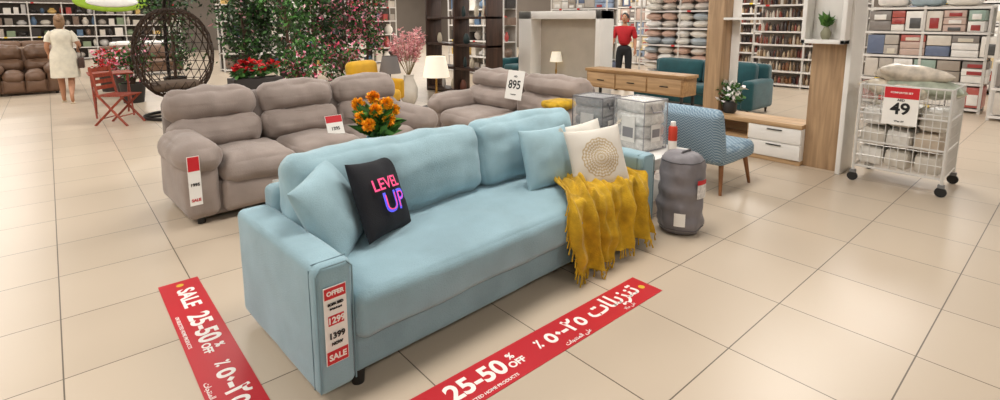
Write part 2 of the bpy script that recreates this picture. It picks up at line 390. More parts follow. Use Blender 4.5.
# ---------------- recliner sofas
def recliner(name,x,y,rz,n,L,H=1.0,D=.98,m=M_grey,md=M_greydk):
    g=group(name,x,y,0,rz); aw=.27
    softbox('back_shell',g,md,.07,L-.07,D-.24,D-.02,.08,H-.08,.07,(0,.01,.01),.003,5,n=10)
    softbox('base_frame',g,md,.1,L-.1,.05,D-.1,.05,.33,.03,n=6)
    for i,x0 in enumerate((0,L-aw)):
        softbox('arm_side_%d'%(i+1),g,m,x0+.015,x0+aw-.015,.0,D-.12,.05,.5,.07,(.015,.025,0),.006,6,n=12,seed=i)
        softbox('arm_pad_%d'%(i+1),g,m,x0-.015,x0+aw+.03,-.05,D-.20,.41,.66,.122,(.012,.02,.03),.016,5,n=14,seed=i+3)
    w=(L-2*aw)/n; wb=(L-.1)/n
    for i in range(n):
        xa=aw+i*w
        softbox('footrest_%d'%(i+1),g,m,xa+.004,xa+w-.004,-.01,.1,.07,.34,.05,(0,.025,0),.005,6,n=8,seed=i)
        softbox('seat_%d'%(i+1),g,m,xa+.003,xa+w-.003,-.045,.66,.27,.5,.10,(0,.025,.04),.018,5,n=14,seed=i+7)
        xb=.05+i*wb
        softbox('lumbar_%d'%(i+1),g,m,xb+.003,xb+wb-.003,.55,.84,.45,.74,.12,(0,.055,.01),.022,6,rot=(math.radians(-9),0,0),n=16,seed=i+11)
        softbox('headrest_%d'%(i+1),g,m,xb+.003,xb+wb-.003,.63,.93,.69,H,.14,(0,.045,.01),.022,6,rot=(math.radians(-7),0,0),n=16,seed=i+17)
    b=Batch()
    for xx in (.12,L-.12):
        for yy in (.1,D-.12): b.lathe(xx,yy,[(.03,0),(.03,.06)],'#111111',12)
    b.make('feet',g,M_blk); return g
s3=recliner('grey_recliner_sofa',.665,4.42,math.radians(3.5),3,2.42)
def sign(name,parent,loc,rot,w,h,lines,head=None,mat_bg=None):
    e=group(name,*loc)
    e.rotation_euler=rot
    if parent: e.parent=parent
    b=Batch(); b.bx(-w/2,w/2,-h/2,h/2,-.004,0); b.make('card',e,mat_bg or M_paper,smooth=False)
    if head:
        b=Batch(); b.bx(-w/2+.004,w/2-.004,h/2-h*head,h/2-.004,0,.0015); b.make('red_header',e,M_redp,smooth=False)
    for t,s,y,mm,bo in lines: text('lettering',t,s,(0,y,.002),(0,0,0),mm,e,bo)
    return e
sign('sofa_arm_tag',s3,(.055,-.085,.40),(pi/2,0,0),.085,.38,[('SALE',.03,-.15,M_redp,.001),('1995',.033,-.03,M_ink,.001)],.3)
sign('sofa_seat_sign',s3,(1.34,.20,.60),(pi/2-.35,0,0),.17,.2,[('1395',.045,-.03,M_ink,.001)],.35)
s2=recliner('grey_recliner_loveseat',3.62,5.58,-pi/2,2,2.05,H=.96)
sign('loveseat_price_sign',s2,(1.18,.43,.85),(pi/2-.2,0,0),.28,.34,[('895',.14,0,M_ink,.002),('AED',.03,.1,M_ink,.0005),('Loveseat',.025,-.11,M_ink,.0004)])
softbox('mustard_cushion',s2,M_yellow,1.80,2.06,.22,.52,.68,.76,.05,(0,.01,.02),.01,6,n=6)
# ---------------- coffee table + flowers
g=group('glass_coffee_table',1.15,3.28); b=Batch(); b.bx(0,1.1,0,.62,.41,.425); b.make('glass_top',g,M_glass,smooth=False)
b=Batch()
for x in (.06,1.04):
    for y in (.06,.56): b.bx(x-.02,x+.02,y-.02,y+.02,0,.41)
b.bx(.06,1.04,.04,.08,.37,.405); b.bx(.06,1.04,.54,.58,.37,.405); b.bx(.04,.08,.06,.56,.37,.405); b.bx(1.02,1.06,.06,.56,.37,.405); b.bx(.05,1.05,.05,.57,.14,.155)
b.make('frame',g,M_walnut,bevel=.003)
g=group('orange_flower_pot',1.86,3.6,.425); b=Batch(); b.lathe(0,0,[(.05,0),(.07,.03),(.08,.14),(.075,.24),(.082,.28),(.07,.28),(.065,.2)],'#4f94ac',24); b.make('pot',g,VC)
b=Batch()
for i in range(230):
    a=R(0,2*pi); d=Vector((math.cos(a)*R(.2,1),math.sin(a)*R(.2,1),R(.1,1))); b.leaf((math.cos(a)*.04,math.sin(a)*.04,R(.26,.42)),R(.1,.2),random.choice(['#2f5a1f','#3f7a2a','#57913a']),.35,d)
b.make('leaves',g,LEAF)
b=Batch()
for (fx,fy,fz) in ((-.13,0,.44),(-.05,-.09,.50),(.06,-.06,.54),(.15,.0,.47),(0,.05,.58),(-.1,.1,.53),(.1,.1,.5),(.04,-.12,.42),(-.12,-.1,.40)):
    c=Vector((fx,fy,fz)); b.tube([(0,0,.2),c],.004,'#3f6a2a',5)
    for q in range(110):
        d=Vector((R(-1,1),R(-1,1),R(-1,1))).normalized(); b.leaf(c+d*.008,.05,random.choice(['#f7a806','#ffc21f','#f08a02','#ffb40a']),.7,d)
b.make('blossoms',g,LEAF)
# ---------------- side table w/ bedding
g=group('white_side_table',3.46,2.20); b=Batch(); b.bx(0,.62,0,.9,.46,.5)
for x in (.03,.59):
    for y in (.03,.87): b.bx(x-.02,x+.02,y-.02,y+.02,0,.46)
b.bx(.01,.61,.01,.89,.40,.46); b.bx(.02,.6,.02,.88,.14,.16); b.make('table',g,M_white,bevel=.004)
def bedpack(name,x,y,z,sx,sy,sz,cols,rz=0,pip='#4a494e',lab='#e9e6e0'):
    g=group(name,x,y,z,rz)
    nl=len(cols)
    for i in range(nl):
        softbox('folded_quilt_%d'%(i+1),g,mat(name+'_fab',cols[i],.4,25,.25,20,.5),-sx/2,sx/2,-sy/2,sy/2,sz*i/nl,sz*(i+1)/nl,.03,(.004,.004,.004),.003,6,n=6,seed=i)
    e=.010; b=Batch(); b.bx(-sx/2-e,sx/2+e,-sy/2-e,sy/2+e,.003,sz+.006); b.make('clear_plastic_case',g,M_film,smooth=False,bevel=.008)
    b=Batch()
    for z0 in (.01,sz): b.tube([(-sx/2-e,-sy/2-e,z0),(sx/2+e,-sy/2-e,z0),(sx/2+e,sy/2+e,z0),(-sx/2-e,sy/2+e,z0)],.005,pip,6,True)
    for ax in(-1,1):
        for ay in (-1,1): b.tube([(ax*(sx/2+e),ay*(sy/2+e),.01),(ax*(sx/2+e),ay*(sy/2+e),sz)],.004,pip,6)
    b.tube([(-.07,-sy/2-.014,sz*.9),(-.06,-sy/2-.03,sz*.78),(.06,-sy/2-.03,sz*.78),(.07,-sy/2-.014,sz*.9)],.006,pip,6)
    b.box(0,-sy/2-.014,sz*.36,sx*.42,.004,sz*.34,lab); b.box(0,-sy/2-.017,sz*.36,sx*.34,.002,sz*.16,pip)
    b.box(-sx/2-.013,0,sz*.42,.004,sy*.46,sz*.5,lab); b.box(-sx/2-.016,0,sz*.36,.002,sy*.36,sz*.2,pip)
    b.make('zip_bag_piping_and_insert',g,VC)
    return g
bedpack('bedding_pack',3.65,2.88,.502,.27,.29,.43,['#6f6c6e','#8a8888','#625f62','#8c8988','#747173'],.1,'#5c5a5e','#c8c4c0')
bedpack('bedding_pack',3.80,2.52,.502,.28,.31,.43,['#d8d4cf','#c4c1be','#e0ddd8','#cfcbc6'],-.1,'#8d8b8e')
g=group('red_bottle',3.95,2.29,.5); b=Batch(); b.lathe(0,0,[(.03,0),(.036,.01),(.036,.09),(.035,.1)],'#e8e2da',18); b.lathe(0,0,[(.036,.08),(.037,.085),(.037,.19),(.03,.205)],'#c83a22',18); b.lathe(0,0,[(.02,.2),(.022,.205),(.022,.24),(.018,.245)],'#e8e2da',16); b.make('bottle',g,VC)
# ---------------- soft bag
g=group('soft_bedding_bag',3.53,1.955); b=Batch()
pr=[(.02,0),(.11,.004),(.145,.02),(.158,.05)]+[(.163+.005*math.sin(i*1.3),.07+i*.025) for i in range(18)]+[(.160,.525),(.15,.56),(.135,.59),(.105,.612),(.06,.622),(.01,.62)]
b.lathe(0,0,pr,'#7b777b',44,wob=.13); b.make('bag_body',g,VCB,split=0)
b=Batch()
def ring(z,r0):
    o=[]
    for a in range(44):
        an=a*pi/22; q=1+.13*noise.noise(Vector((math.cos(an)*2.2,math.sin(an)*2.2,z*7)))+.0585*noise.noise(Vector((math.cos(an)*6,math.sin(an)*6,z*20)))
        o.append((math.cos(an)*r0*q,math.sin(an)*r0*q,z))
    return o
b.tube(ring(.05,.158),.004,'#5a575c',6,True); b.tube(ring(.56,.150),.005,'#4f4c50',6,True)
a0=math.atan2(-1,-.9)
b.tube([(-.08,-.02,.60),(-.05,-.03,.63),(.05,-.03,.632),(.08,-.02,.60)],.008,'#4f4c50',6)
b.make('piping_and_handle',g,VC)
def arcpatch(name,g,r,a0,a1,z0,z1,m,n=10):
    vs=[];fs=[]
    for i in range(n+1):
        a=a0+(a1-a0)*i/n
        for z in (z0,z1): vs.append((r*math.cos(a),r*math.sin(a),z))
    for i in range(n): fs.append((2*i,2*i+2,2*i+3,2*i+1))
    me=bpy.data.meshes.new(name); me.from_pydata(vs,[],fs); link(name,me,m,g,split=0)
arcpatch('window_label',g,.180,a0+.35,a0+.95,.30,.44,mat('label_print','#d5d2cf',.4,40,.25)); arcpatch('small_label',g,.180,a0-.55,a0-.1,.09,.19,M_paper)
arcpatch('red_label_band',g,.1805,a0+.35,a0+.95,.405,.44,M_redp)
# ---------------- blue patterned chair
mm,nt,b=newmat('zigzag_fabric'); b.inputs['Roughness'].default_value=.9
tc=nt.nodes.new('ShaderNodeTexCoord'); sp=nt.nodes.new('ShaderNodeSeparateXYZ'); nt.links.new(tc.outputs['Object'],sp.inputs[0])
zig=mth('PINGPONG',mth('ADD',sp.outputs[1],sp.outputs[0]),.025); w=mth('SINE',mth('MULTIPLY',mth('ADD',sp.outputs[2],mth('ADD',zig,sp.outputs[0])),230))
fac=mth('GREATER_THAN',w,.15); mix=nt.nodes.new('ShaderNodeMix'); mix.data_type='RGBA'; mix.inputs[6].default_value=hexc('#6a8599'); mix.inputs[7].default_value=hexc('#9fb3c0')
nt.links.new(fac,mix.inputs[0]); nt.links.new(mix.outputs[2],b.inputs['Base Color'])
M_zig=mm
g=group('blue_patterned_armchair',4.78,2.45,0,0)
softbox('seat',g,M_zig,-.28,.38,-.36,.42,.27,.44,.06,(.01,.01,.02),.003,5,n=8)
softbox('backrest',g,M_zig,-.40,-.24,-.36,.42,.30,.81,.06,(.01,.01,.01),.003,5,rot=(0,math.radians(-14),0),n=8)
b=Batch()
for x in(-.2,.28):
    for y in (-.3,.34): b.tube([(x,y,.3),(x+(.06 if x>0 else -.06),y*1.12,0)],[.024,.014],'#8a5a34',10)
b.make('wood_legs',g,VC)
# ---------------- TV unit
g=group('oak_tv_unit',6.1,1.58)
b=Batch(); b.bx(0,.42,.42,1.62,.41,.46); b.bx(.02,.42,.42,1.62,.0,.05); b.bx(.38,.42,1.0,1.62,.05,.41); b.bx(.02,.4,1.58,1.62,.05,.41); b.bx(.02,.4,.98,1.01,.05,.41); b.bx(.0,.42,1.0,1.62,.20,.23); b.make('bench_oak',g,M_oakY,bevel=.003)
b=Batch(); b.bx(.02,.4,.42,1.0,.05,.41); b.bx(0,.03,.425,.99,.06,.225); b.bx(0,.03,.425,.99,.235,.405); b.make('bench_drawers',g,M_white,bevel=.003)
b=Batch(); b.box(-.008,.7,.2,.012,.16,.012,'#444444'); b.box(-.008,.7,.375,.012,.16,.012,'#444444'); b.make('drawer_handles',g,VCM)
b=Batch(); b.bx(.1,.36,.08,.42,0,2.15); b.bx(.1,.36,1.42,1.62,.46,2.15); b.bx(.1,.36,.42,1.42,2.05,2.15); b.make('oak_columns',g,M_oakZ,bevel=.003)
b=Batch(); b.bx(.0,.4,.03,.075,0,2.15); b.bx(.34,.36,1.32,1.42,.46,2.05); b.bx(.1,.34,.42,1.42,1.60,1.63)
b.bx(-.15,.1,.06,.10,1.36,2.1); b.bx(-.15,.1,.42,.46,1.36,2.1); b.bx(-.15,.1,.06,.46,1.36,1.40); b.bx(-.15,.1,.06,.46,2.06,2.1); b.bx(.07,.1,.1,.42,1.4,2.06)
b.make('white_panels',g,M_white,bevel=.003)
b=Batch(); b.lathe(-.02,.27,[(.03,1.40),(.045,1.43),(.05,1.47),(.03,1.51),(.02,1.53)],'#8c8a72',16)
for i in range(70): b.leaf((-.02,.27,1.52+R(0,.06)),R(.06,.13),random.choice(['#4f7a36','#6a9a48','#3d6428']),.4,Vector((R(-1,1),R(-1,1),R(.2,1.5))))
b.make('cubby_plant',g,LEAF)
g=group('white_flower_pot',6.3,2.90,.46); b=Batch(); b.lathe(0,0,[(.06,0),(.08,.03),(.085,.12),(.07,.15)],'#2f2d2c',18)
for i in range(260):
    a=R(0,2*pi); r=R(0,.15); b.leaf((r*math.cos(a),r*math.sin(a),R(.14,.36)),R(.05,.1),random.choice(['#3f6b2c','#2f5722','#e9e6df','#4e7f36','#efe9ea']),.5)
b.make('pot_and_blooms',g,LEAF)
# ---------------- wire trolley
g=group('wire_trolley',6.0,.78); b=Batch(); W=.60; Dp=.69; z0,z1=.16,.98
for x in(0,W):
    for y in (0,Dp): b.tube([(x,y,.09),(x,y,z1)],.013,seg=8)
for z in (z0,.42,.70,z1):
    b.tube([(0,0,z),(W,0,z),(W,Dp,z),(0,Dp,z)],.010,seg=6,closed=True)
for i in range(1,12):
    t=i/12
    for x in (0,W): b.tube([(x,Dp*t,z0),(x,Dp*t,z1)],.004,seg=5)
    for y in (0,Dp): b.tube([(W*t,y,z0),(W*t,y,z1)],.004,seg=5)
    b.tube([(W*t,0,z0),(W*t,Dp,z0)],.004,seg=5)
for i in range(1,7):
    z=z0+(z1-z0)*i/7; b.tube([(0,0,z),(W,0,z),(W,Dp,z),(0,Dp,z)],.0035,seg=4,closed=True)
b.make('wire_cage',g,M_chrome)
b=Batch()
for x in(0,W):
    for y in (0,Dp):
        b.tube([(x-.012,y,.045),(x+.012,y,.045)],.045,'#1a1a1a',16); b.box(x,y,.1,.04,.05,.03,'#777777')
b.make('castors',g,VC)
b=Batch()
M_q=vcolmat('quilt_wrap',.35,bscale=14)
for i in range(3):
    for j in range(2):
        for q in range(3):
            c=random.choice(['#e2dfd9','#cfc8bc','#b5ae9a','#a2a796','#c4b5a2','#dcd8d0','#9a8f80']); 
            b.box(.16+j*.28,.13+i*.22,.27+q*.2,.26,.2,.17,c,(R(-.1,.1),R(-.1,.1),R(-.15,.15)))
b.make('packed_quilts',g,M_q,bevel=.035)
for i,(px,py,pzz,c) in enumerate(((.30,.45,.93,'#cdc2b0'),(.33,.24,.95,'#a9b09e'),(.30,.36,1.07,'#d2c7b8'))):
    pillow('wrapped_pillow_%d'%(i+1),g,mat('wrap_%d'%i,c,.3,12,.3),.58,.38,.2,(px,py,pzz),(.1*i,-.1,.3*i+1.3),wr=.02,seed=i)
sign('trolley_price_sign',g,(-.03,.36,.80),(pi/2,0,-pi/2),.27,.36,[('49',.15,-.03,M_ink,.004),('AED',.03,.055,M_ink,.0008),('COMFORTER SET',.022,.125,M_wht,.0006),('Was 69',.024,-.145,M_ink,.0006)],.3)
# ---------------- console
g=group('oak_drawer_console',7.25,4.05); b=Batch(); b.bx(0,.42,0,1.95,.70,.75); b.bx(.02,.42,.03,1.92,.42,.70)
b.make('body',g,M_oakdk,bevel=.004)
b=Batch()
for i in range(3): b.bx(.0,.03,.06+i*.62,.65+i*.62,.45,.68)
b.make('drawer_fronts',g,M_oakY,bevel=.004)
b=Batch()
for y in (.06,1.89):
    for x in (.04,.38): b.bx(x-.02,x+.02,y-.02,y+.02,0,.42,'#1a1a1a')
for i in range(3): b.box(-.01,.35+i*.62,.56,.015,.14,.015,'#1a1a1a')
b.bx(.02,.4,.05,1.9,.1,.12,'#2a2624')
b.make('metal_legs',g,VC)
# ---------------- display sofas
def modern_sofa(name,x,y,rz,L,m,H=.8,D=.9):
    g=group(name,x,y,0,rz)
    softbox('base',g,m,.1,L-.1,.03,D-.05,.1,.3,.03,n=5); softbox('back',g,m,.05,L-.05,D-.22,D,.12,H,.07,(0,.01,.01),n=6)
    for i,x0 in enumerate((0,L-.2)): softbox('arm_%d'%(i+1),g,m,x0,x0+.2,0,D-.03,.1,.6,.06,n=6)
    n=2
    w=(L-.4)/n
    for i in range(n):
        softbox('seat_%d'%(i+1),g,m,.2+i*w,.2+(i+1)*w,-.02,D-.25,.28,.45,.06,(0,.01,.02),n=6)
        softbox('cushion_%d'%(i+1),g,m,.2+i*w,.2+(i+1)*w,D-.42,D-.18,.43,H+.02,.08,(0,.03,.01),rot=(-.15,0,0),n=6)
    b=Batch()
    for xx in (.1,L-.1):
        for yy in (.08,D-.08): b.lathe(xx,yy,[(.015,0),(.025,.11)],'#3a2a1c',10)
    b.make('legs',g,VC); return g
modern_sofa('teal_sofa',8.6,5.9,-pi/2,2.3,M_teal,.84)
modern_sofa('teal_sofa',9.0,10.4,-pi/2,1.9,M_teal,.82)
M_brown=mat('brown_leather','#6e5340',.5,5,.15,60,.2); M_brg=mat('tan_fabric','#8d7660',.8,5,.1)
recliner('brown_recliner_sofa',-1.1,14.9,math.radians(0),2,1.25,1.05,m=M_brown,md=M_brown)
modern_sofa('tan_sofa',-2.9,12.6,math.radians(90),2.2,M_brg,.85)
modern_sofa('tan_sofa',-1.9,18.5,0,2.0,M_brg,.85)
modern_sofa('brown_display_sofa',1.0,18.0,0,2.0,M_brown,.85)
modern_sofa('white_display_sofa',1.5,21.5,0,2.0,M_white,.85)
modern_sofa('brown_display_sofa',-1.8,22.5,0,2.2,M_brown,.9)
# ---------------- shelving
PAL_BED=['#efeae2','#ddd5c9','#f2efe9','#b9b1a8','#8d8681','#c9b0a4','#8fa0b8','#b85f56','#dcc69a','#6a7690','#efece8','#f2efe9','#a59a8e','#cfc7bd','#9ab0a4']
PAL_MIX=['#e6dfd4','#b8504a','#5a7490','#d8cfc2','#7f6a5c','#d8b46a','#8a9a7c','#3a3634','#c8c4c0','#b5aca2','#8f867c','#efe9e0']
PAL_BOT=['#6a3026','#8a6040','#c8b090','#3a3030','#a05040','#e0d6c8','#8f7458','#5f5048']
def shelf(name,x,y,rz,L,H=2.1,D=.5,levels=5,kind='bedding',pal=PAL_BED,frame='#d4d0ca',back='#a59e96'):
    g=group(name,x,y,0,rz); b=Batch(); nb=max(1,round(L/1.0))
    for i in range(nb+1):
        xx=L*i/nb
        b.bx(xx-.02,xx+.02,0,.03,0,H,frame); b.bx(xx-.02,xx+.02,D-.03,D,0,H,frame)
    b.bx(0,L,D-.01,D,0,H,back)
    zs=[.08+(H-.1)*i/levels for i in range(levels+1)]
    for z in zs: b.bx(0,L,0,D,z-.03,z,frame); b.bx(0,L,-.012,0,z-.04,z,'#e8e4df')
    for z in zs:
        for q in range(int(L*2)):
            if random.random()<.4: b.box(R(.1,L-.1),-.016,z-.02,.09,.006,.045,random.choice(['#d03030','#f8f8f4','#f0d040']))
    b.make('shelf_frame',g,VC,smooth=False)
    it=Batch(); gap=zs[1]-zs[0]-.05
    for z in zs[:-1]:
        xx=.04
        while xx<L-.08:
            if kind=='bottle':
                w=R(.05,.09); h=R(.5,.92)*gap; it.lathe(xx+w/2,.12+R(0,.05),[(w*.42,z),(w*.42,z+h*.65),(w*.2,z+h*.8),(w*.18,z+h)],random.choice(pal),8)
                it.lathe(xx+w/2,.3,[(w*.42,z),(w*.42,z+h*.65),(w*.2,z+h*.8),(w*.18,z+h)],random.choice(pal),8); xx+=w+.008
            elif kind=='pillow':
                w=R(.38,.5); n=2; 
                for q in range(n): it.ell(xx+w/2,D*.48,z+gap*(q+.5)/n,w/2,D*.5,gap/n*.52,random.choice(['#f6f2ea','#efe9df','#faf8f4','#ddd5cc','#b9c4cc','#d9b8a8']),12,6,(R(-.1,.1),R(-.1,.1),0))
                xx+=w+.01
            elif kind=='home':
                w=R(.14,.38); t=random.random(); c=random.choice(pal); hh=gap*R(.45,.9)
                if t<.4: it.box(xx+w/2,D*.45,z+hh/2,w*.85,D*.6,hh,c)
                elif t<.75: it.lathe(xx+w/2,.2,[(w*.22,z),(w*.42,z+hh*.3),(w*.4,z+hh*.6),(w*.2,z+hh*.85),(w*.25,z+hh)],c,12)
                else: it.ell(xx+w/2,.25,z+hh*.5,w*.45,.15,hh*.5,c,12,8)
                xx+=w+.05
            else:
                w=R(.2,.38); n=random.choice([1,1,2,3]); c=random.choice(pal)
                for q in range(n):
                    hh=gap*.97/n
                    if random.random()<.35: c=random.choice(pal)
                    it.box(xx+w/2,D*.48,z+hh*(q+.5)+.003,w*.96,D*.88,hh*.93,c,(0,0,R(-.04,.04)))
                    if random.random()<.55: it.box(xx+w/2,D*.03,z+hh*(q+.4),w*.55,.01,hh*.5,random.choice(['#f2efe9','#a23b3b','#555555','#d8d0c0','#e8e4de']))
                xx+=w+.008
    it.make('shelf_goods',g,VCG,bevel=.02 if kind=='bedding' else 0)
    return g
q=-pi/2
shelf('bedding_shelf',11.9,2.95,q,1.75,1.85,.5,4)
shelf('bedding_shelf',11.3,1.02,q,3.2,1.9,.5,4)
shelf('bedding_shelf',15.2,3.0,q,6.5,2.5,.5,5)
shelf('bottle_shelf',13.2,5.6,q,2.3,2.3,.45,7,'bottle',PAL_BOT)
shelf('pillow_shelf',12.2,8.2,q,2.3,2.3,.5,5,'pillow')
shelf('bedding_shelf',11.2,10.6,q,2.0,2.4,.5,5,'bedding',PAL_BED)
shelf('bottle_shelf',15.6,7.6,q,2.0,2.4,.45,8,'bottle',PAL_BOT)
shelf('homeware_shelf',9.5,13.4,q,2.6,2.4,.5,5,'home',PAL_MIX)
shelf('homeware_shelf',16,12,q,3.0,2.6,.5,5,'bedding',PAL_BED)
shelf('homeware_shelf',4.0,17.5,0,6,2.6,.5,5,'home',PAL_MIX,back='#5a524a')
shelf('homeware_shelf',-3.5,27,0,8,2.3,.5,5,'home',PAL_MIX,back='#5a524a')
shelf('homeware_shelf',6,24,0,6,2.6,.5,5,'bedding',PAL_BED)
g=group('quilt_stack',12.15,2.1,1.86)
for i in range(3): softbox('quilt_%d'%(i+1),g,mat('qs%d'%i,['#e8e2d8','#9fb0b8','#e6e0da'][i],.7,8,.1),-.22,.22,-.75+i*.5,-.28+i*.5,0,.22,.08,(0,0,.02),.01,6,n=5)
g=group('dark_wood_bookcase',6.5,7.85); b=Batch()
for y in (0,1.1,2.15): b.bx(0,.4,y,y+.06,0,2.25)
for z in (.05,.55,1.05,1.62,2.2): b.bx(0,.4,0,2.2,z,z+.05)
b.make('case',g,M_walnut,bevel=.003)
b=Batch()
for i in range(18):
    z=random.choice([.1,.6,1.1,1.67]); y=R(.15,2.0); s=R(.04,.08)
    b.lathe(.18,y,[(s*.6,z),(s,z+.05),(s*.9,z+.14),(s*.4,z+.22)],random.choice(['#d8cbb4','#7a4a3c','#b8b0a8','#2a3a3a','#c8a060']),14)
b.make('vases',g,VC)
g=group('white_display_cabinet',7.85,6.15); b=Batch(); Lw=2.25; Hh=1.78
b.bx(0,.4,0,.12,0,Hh); b.bx(0,.4,Lw-.38,Lw,0,Hh); b.bx(0,.4,0,Lw,Hh-.16,Hh); b.bx(0,.4,0,Lw,.35,.42); b.bx(0,.4,0,Lw,0,.06); b.bx(.36,.4,.12,Lw-.38,.06,.35)
b.make('cabinet_frame',g,M_white,bevel=.004)
b=Batch(); b.bx(.32,.36,.12,Lw-.38,.42,1.62); b.make('cabinet_back_panel',g,mat('beige_panel','#b5ab9d',.6,3,.06),smooth=False)
def table_lamp(name,x,y,z,s=1,shade=None):
    g=group(name,x,y,z); b=Batch(); b.lathe(0,0,[(.08*s,0),(.085*s,.015*s),(.03*s,.03*s),(.018*s,.08*s),(.035*s,.14*s),(.014*s,.2*s),(.012*s,.42*s)],'#ffffff',20); b.make('brass_base',g,M_gold)
    b=Batch(); b.lathe(0,0,[(.17*s,.38*s),(.12*s,.64*s),(.118*s,.64*s),(.168*s,.38*s)],'#ffffff',28); b.make('shade',g,shade or M_shade)
table_lamp('table_lamp',8.05,7.45,.425,.8)
g=group('round_side_table',4.54,6.75); b=Batch(); b.lathe(0,0,[(.24,.21),(.25,.22),(.25,.24)],'#2a2320',28); b.lathe(0,0,[(.15,0),(.16,.02),(.03,.04),(.025,.21)],'#2a2320',20); b.make('pedestal_table',g,VC)
table_lamp('table_lamp',4.54,6.75,.24,1.25)
g=group('grey_floor_lamp',4.45,8.05); b=Batch(); b.lathe(0,0,[(.14,0),(.14,.02),(.015,.03),(.012,.95)],'#222222',20); b.make('stand',g,VC)
b=Batch(); b.lathe(0,0,[(.19,.68),(.13,.98),(.128,.98),(.188,.68)],'#ffffff',28); b.make('shade',g,M_gshade)
g=group('yellow_armchair',3.80,7.35,0,math.radians(20)); My=mat('yellow_velvet','#c99a18',.8,6,.1,sheen=.3)
softbox('seat',g,My,.1,.65,0,.6,.25,.45,.07,(0,.01,.02),n=6); softbox('back',g,My,.05,.7,.52,.72,.3,.92,.09,(0,.02,.01),rot=(-.12,0,0),n=6)
softbox('arm_1',g,My,0,.13,.02,.65,.28,.62,.05,n=6); softbox('arm_2',g,My,.62,.75,.02,.65,.28,.62,.05,n=6)
b=Batch()
for xx in (.12,.63):
    for yy in (.06,.6): b.tube([(xx,yy,.28),(xx*1.02,yy,0)],[.02,.012],'#2a1c12',8)
b.make('legs',g,VC)
def pampas(name,x,y,h,cols,n=26):
    g=group(name,x,y); b=Batch(); b.lathe(0,0,[(.1,0),(.16,.1),(.17,.3),(.09,.5),(.1,.56)],'#d8d2c8',20); b.make('vase',g,VC); b=Batch()
    for i in range(n):
        a=R(0,2*pi); s=R(.05,.38); top=Vector((math.cos(a)*s,math.sin(a)*s,h*R(.75,1))); b.tube([(0,0,.5),top],.004,'#8a7a50',5)
        for k in range(55):
            t=R(.55,1.05); p=Vector((0,0,.5)).lerp(top,t); b.leaf(p,R(.05,.1),random.choice(cols),.3,Vector((R(-1,1),R(-1,1),R(-.2,1.2))))
    b.make('plumes',g,LEAF)
pampas('pink_pampas_vase',5.15,8.6,1.4,['#e9aeb2','#f4c4c4','#dc9298'])
def tree(name,x,y,h,rad,n,cols,z0=.5,planter=True,fl=None,lsz=(.06,.12)):
    g=group(name,x,y); b=Batch()
    if planter: b.lathe(0,0,[(.17,0),(.22,.35),(.23,.38),(.2,.38),(.19,.33)],'#2b2927',20)
    b.tube([(0,0,.1),(.03,.02,h*.4),(-.02,.03,h*.85)],[.035,.028,.012],'#4a3524',8)
    cs=[]
    for i in range(15):
        a=R(0,2*pi); zz=R(z0,h*.92); rr=rad*R(.3,.9); c=Vector((math.cos(a)*rr,math.sin(a)*rr,zz)); cs.append(c)
        b.tube([(0,0,max(.2,zz-.35)),(c.x*.5,c.y*.5,zz-.12),c],[.014,.01,.005],'#4a3524',6)
    b.make('trunk_and_planter',g,VC)
    b=Batch()
    for i in range(n):
        c=random.choice(cs); p=c+Vector((random.gauss(0,rad*.24),random.gauss(0,rad*.24),random.gauss(0,rad*.26)))
        if p.z<.3: p.z=R(.35,.7)
        col=random.choice(cols)
        if fl and random.random()<fl[0]: col=random.choice(fl[1])
        b.leaf(p,R(*lsz),col,.5)
    b.make('leaves',g,LEAF)
G1=['#1a3312','#26471a','#325a2c','#122309','#40702c']; G2=['#264d1e','#3d6b2c','#558a40','#1e3c16']
TR=[(2.8,10.7,2.6,.48,2300,G1,(.06,['#e9e2dc','#e8b0b8'])),(3.35,9.9,2.6,.52,2500,G2,(.10,['#efe8e2','#f0b8c0'])),(4.0,10.3,2.6,.55,2400,G1,(.15,['#e87a96','#f0a8b8','#d84868'])),(4.8,10.6,2.6,.5,2200,G1,(.25,['#e2527a','#e87a96','#f0b0c0'])),(5.6,11.2,2.5,.45,1500,G2,(.25,['#e2527a','#e87a96','#f0b0c0'])),
 (3.2,12.4,2.8,.7,2000,G1,None),(2.0,13.1,2.6,.45,1300,G1,None),(-2.6,21,2.6,.6,1200,G1,None),(4.4,13,2.6,.6,1500,G1,None)]
for (x,y,h,r,n,c,f) in TR: tree('artificial_tree',x,y,h,r,n,c,fl=f,z0=.8)
for (x,y) in ((1.15,12.3),(3.1,8.7),(3.95,8.9)): tree('potted_shrub',x,y,1.2,.28,900,G2,z0=.5,fl=(.3,['#e9e2dc','#d04060','#e890a8']),lsz=(.05,.10))
g=group('red_poinsettia_planter',2.28,8.2); b=Batch(); b.bx(-.35,.35,-.18,.18,0,.75,'#2b2522'); b.make('planter_box',g,VC,bevel=.01)
b=Batch()
for i in range(26):
    c=Vector((R(-.30,.30),R(-.18,.18),R(.8,.98)))
    for k in range(9): b.leaf(c,R(.07,.12),random.choice(['#c8141c','#e02028','#9f0f16']),.5,Vector((R(-1,1),R(-1,1),R(-.1,.6))))
    for k in range(10): b.leaf(c-Vector((0,0,.06)),R(.07,.14),random.choice(G2),.5,Vector((R(-1,1),R(-1,1),R(-.4,.5))))
b.make('poinsettias',g,LEAF)
for (px,py) in ((1.15,13.5),(.95,14.6)):
    g=group('red_flower_pot',px,py); b=Batch(); b.lathe(0,0,[(.15,0),(.2,.5),(.18,.5)],'#3a2f2a',18); b.make('pot',g,VC); b=Batch()
    for i in range(300): b.leaf((R(-.25,.25),R(-.25,.25),R(.5,.95)),R(.06,.12),random.choice(['#c8141c','#e02028','#3a6428','#2c4f1e','#e87a96','#f0b0c0']),.5)
    b.make('blooms',g,LEAF)
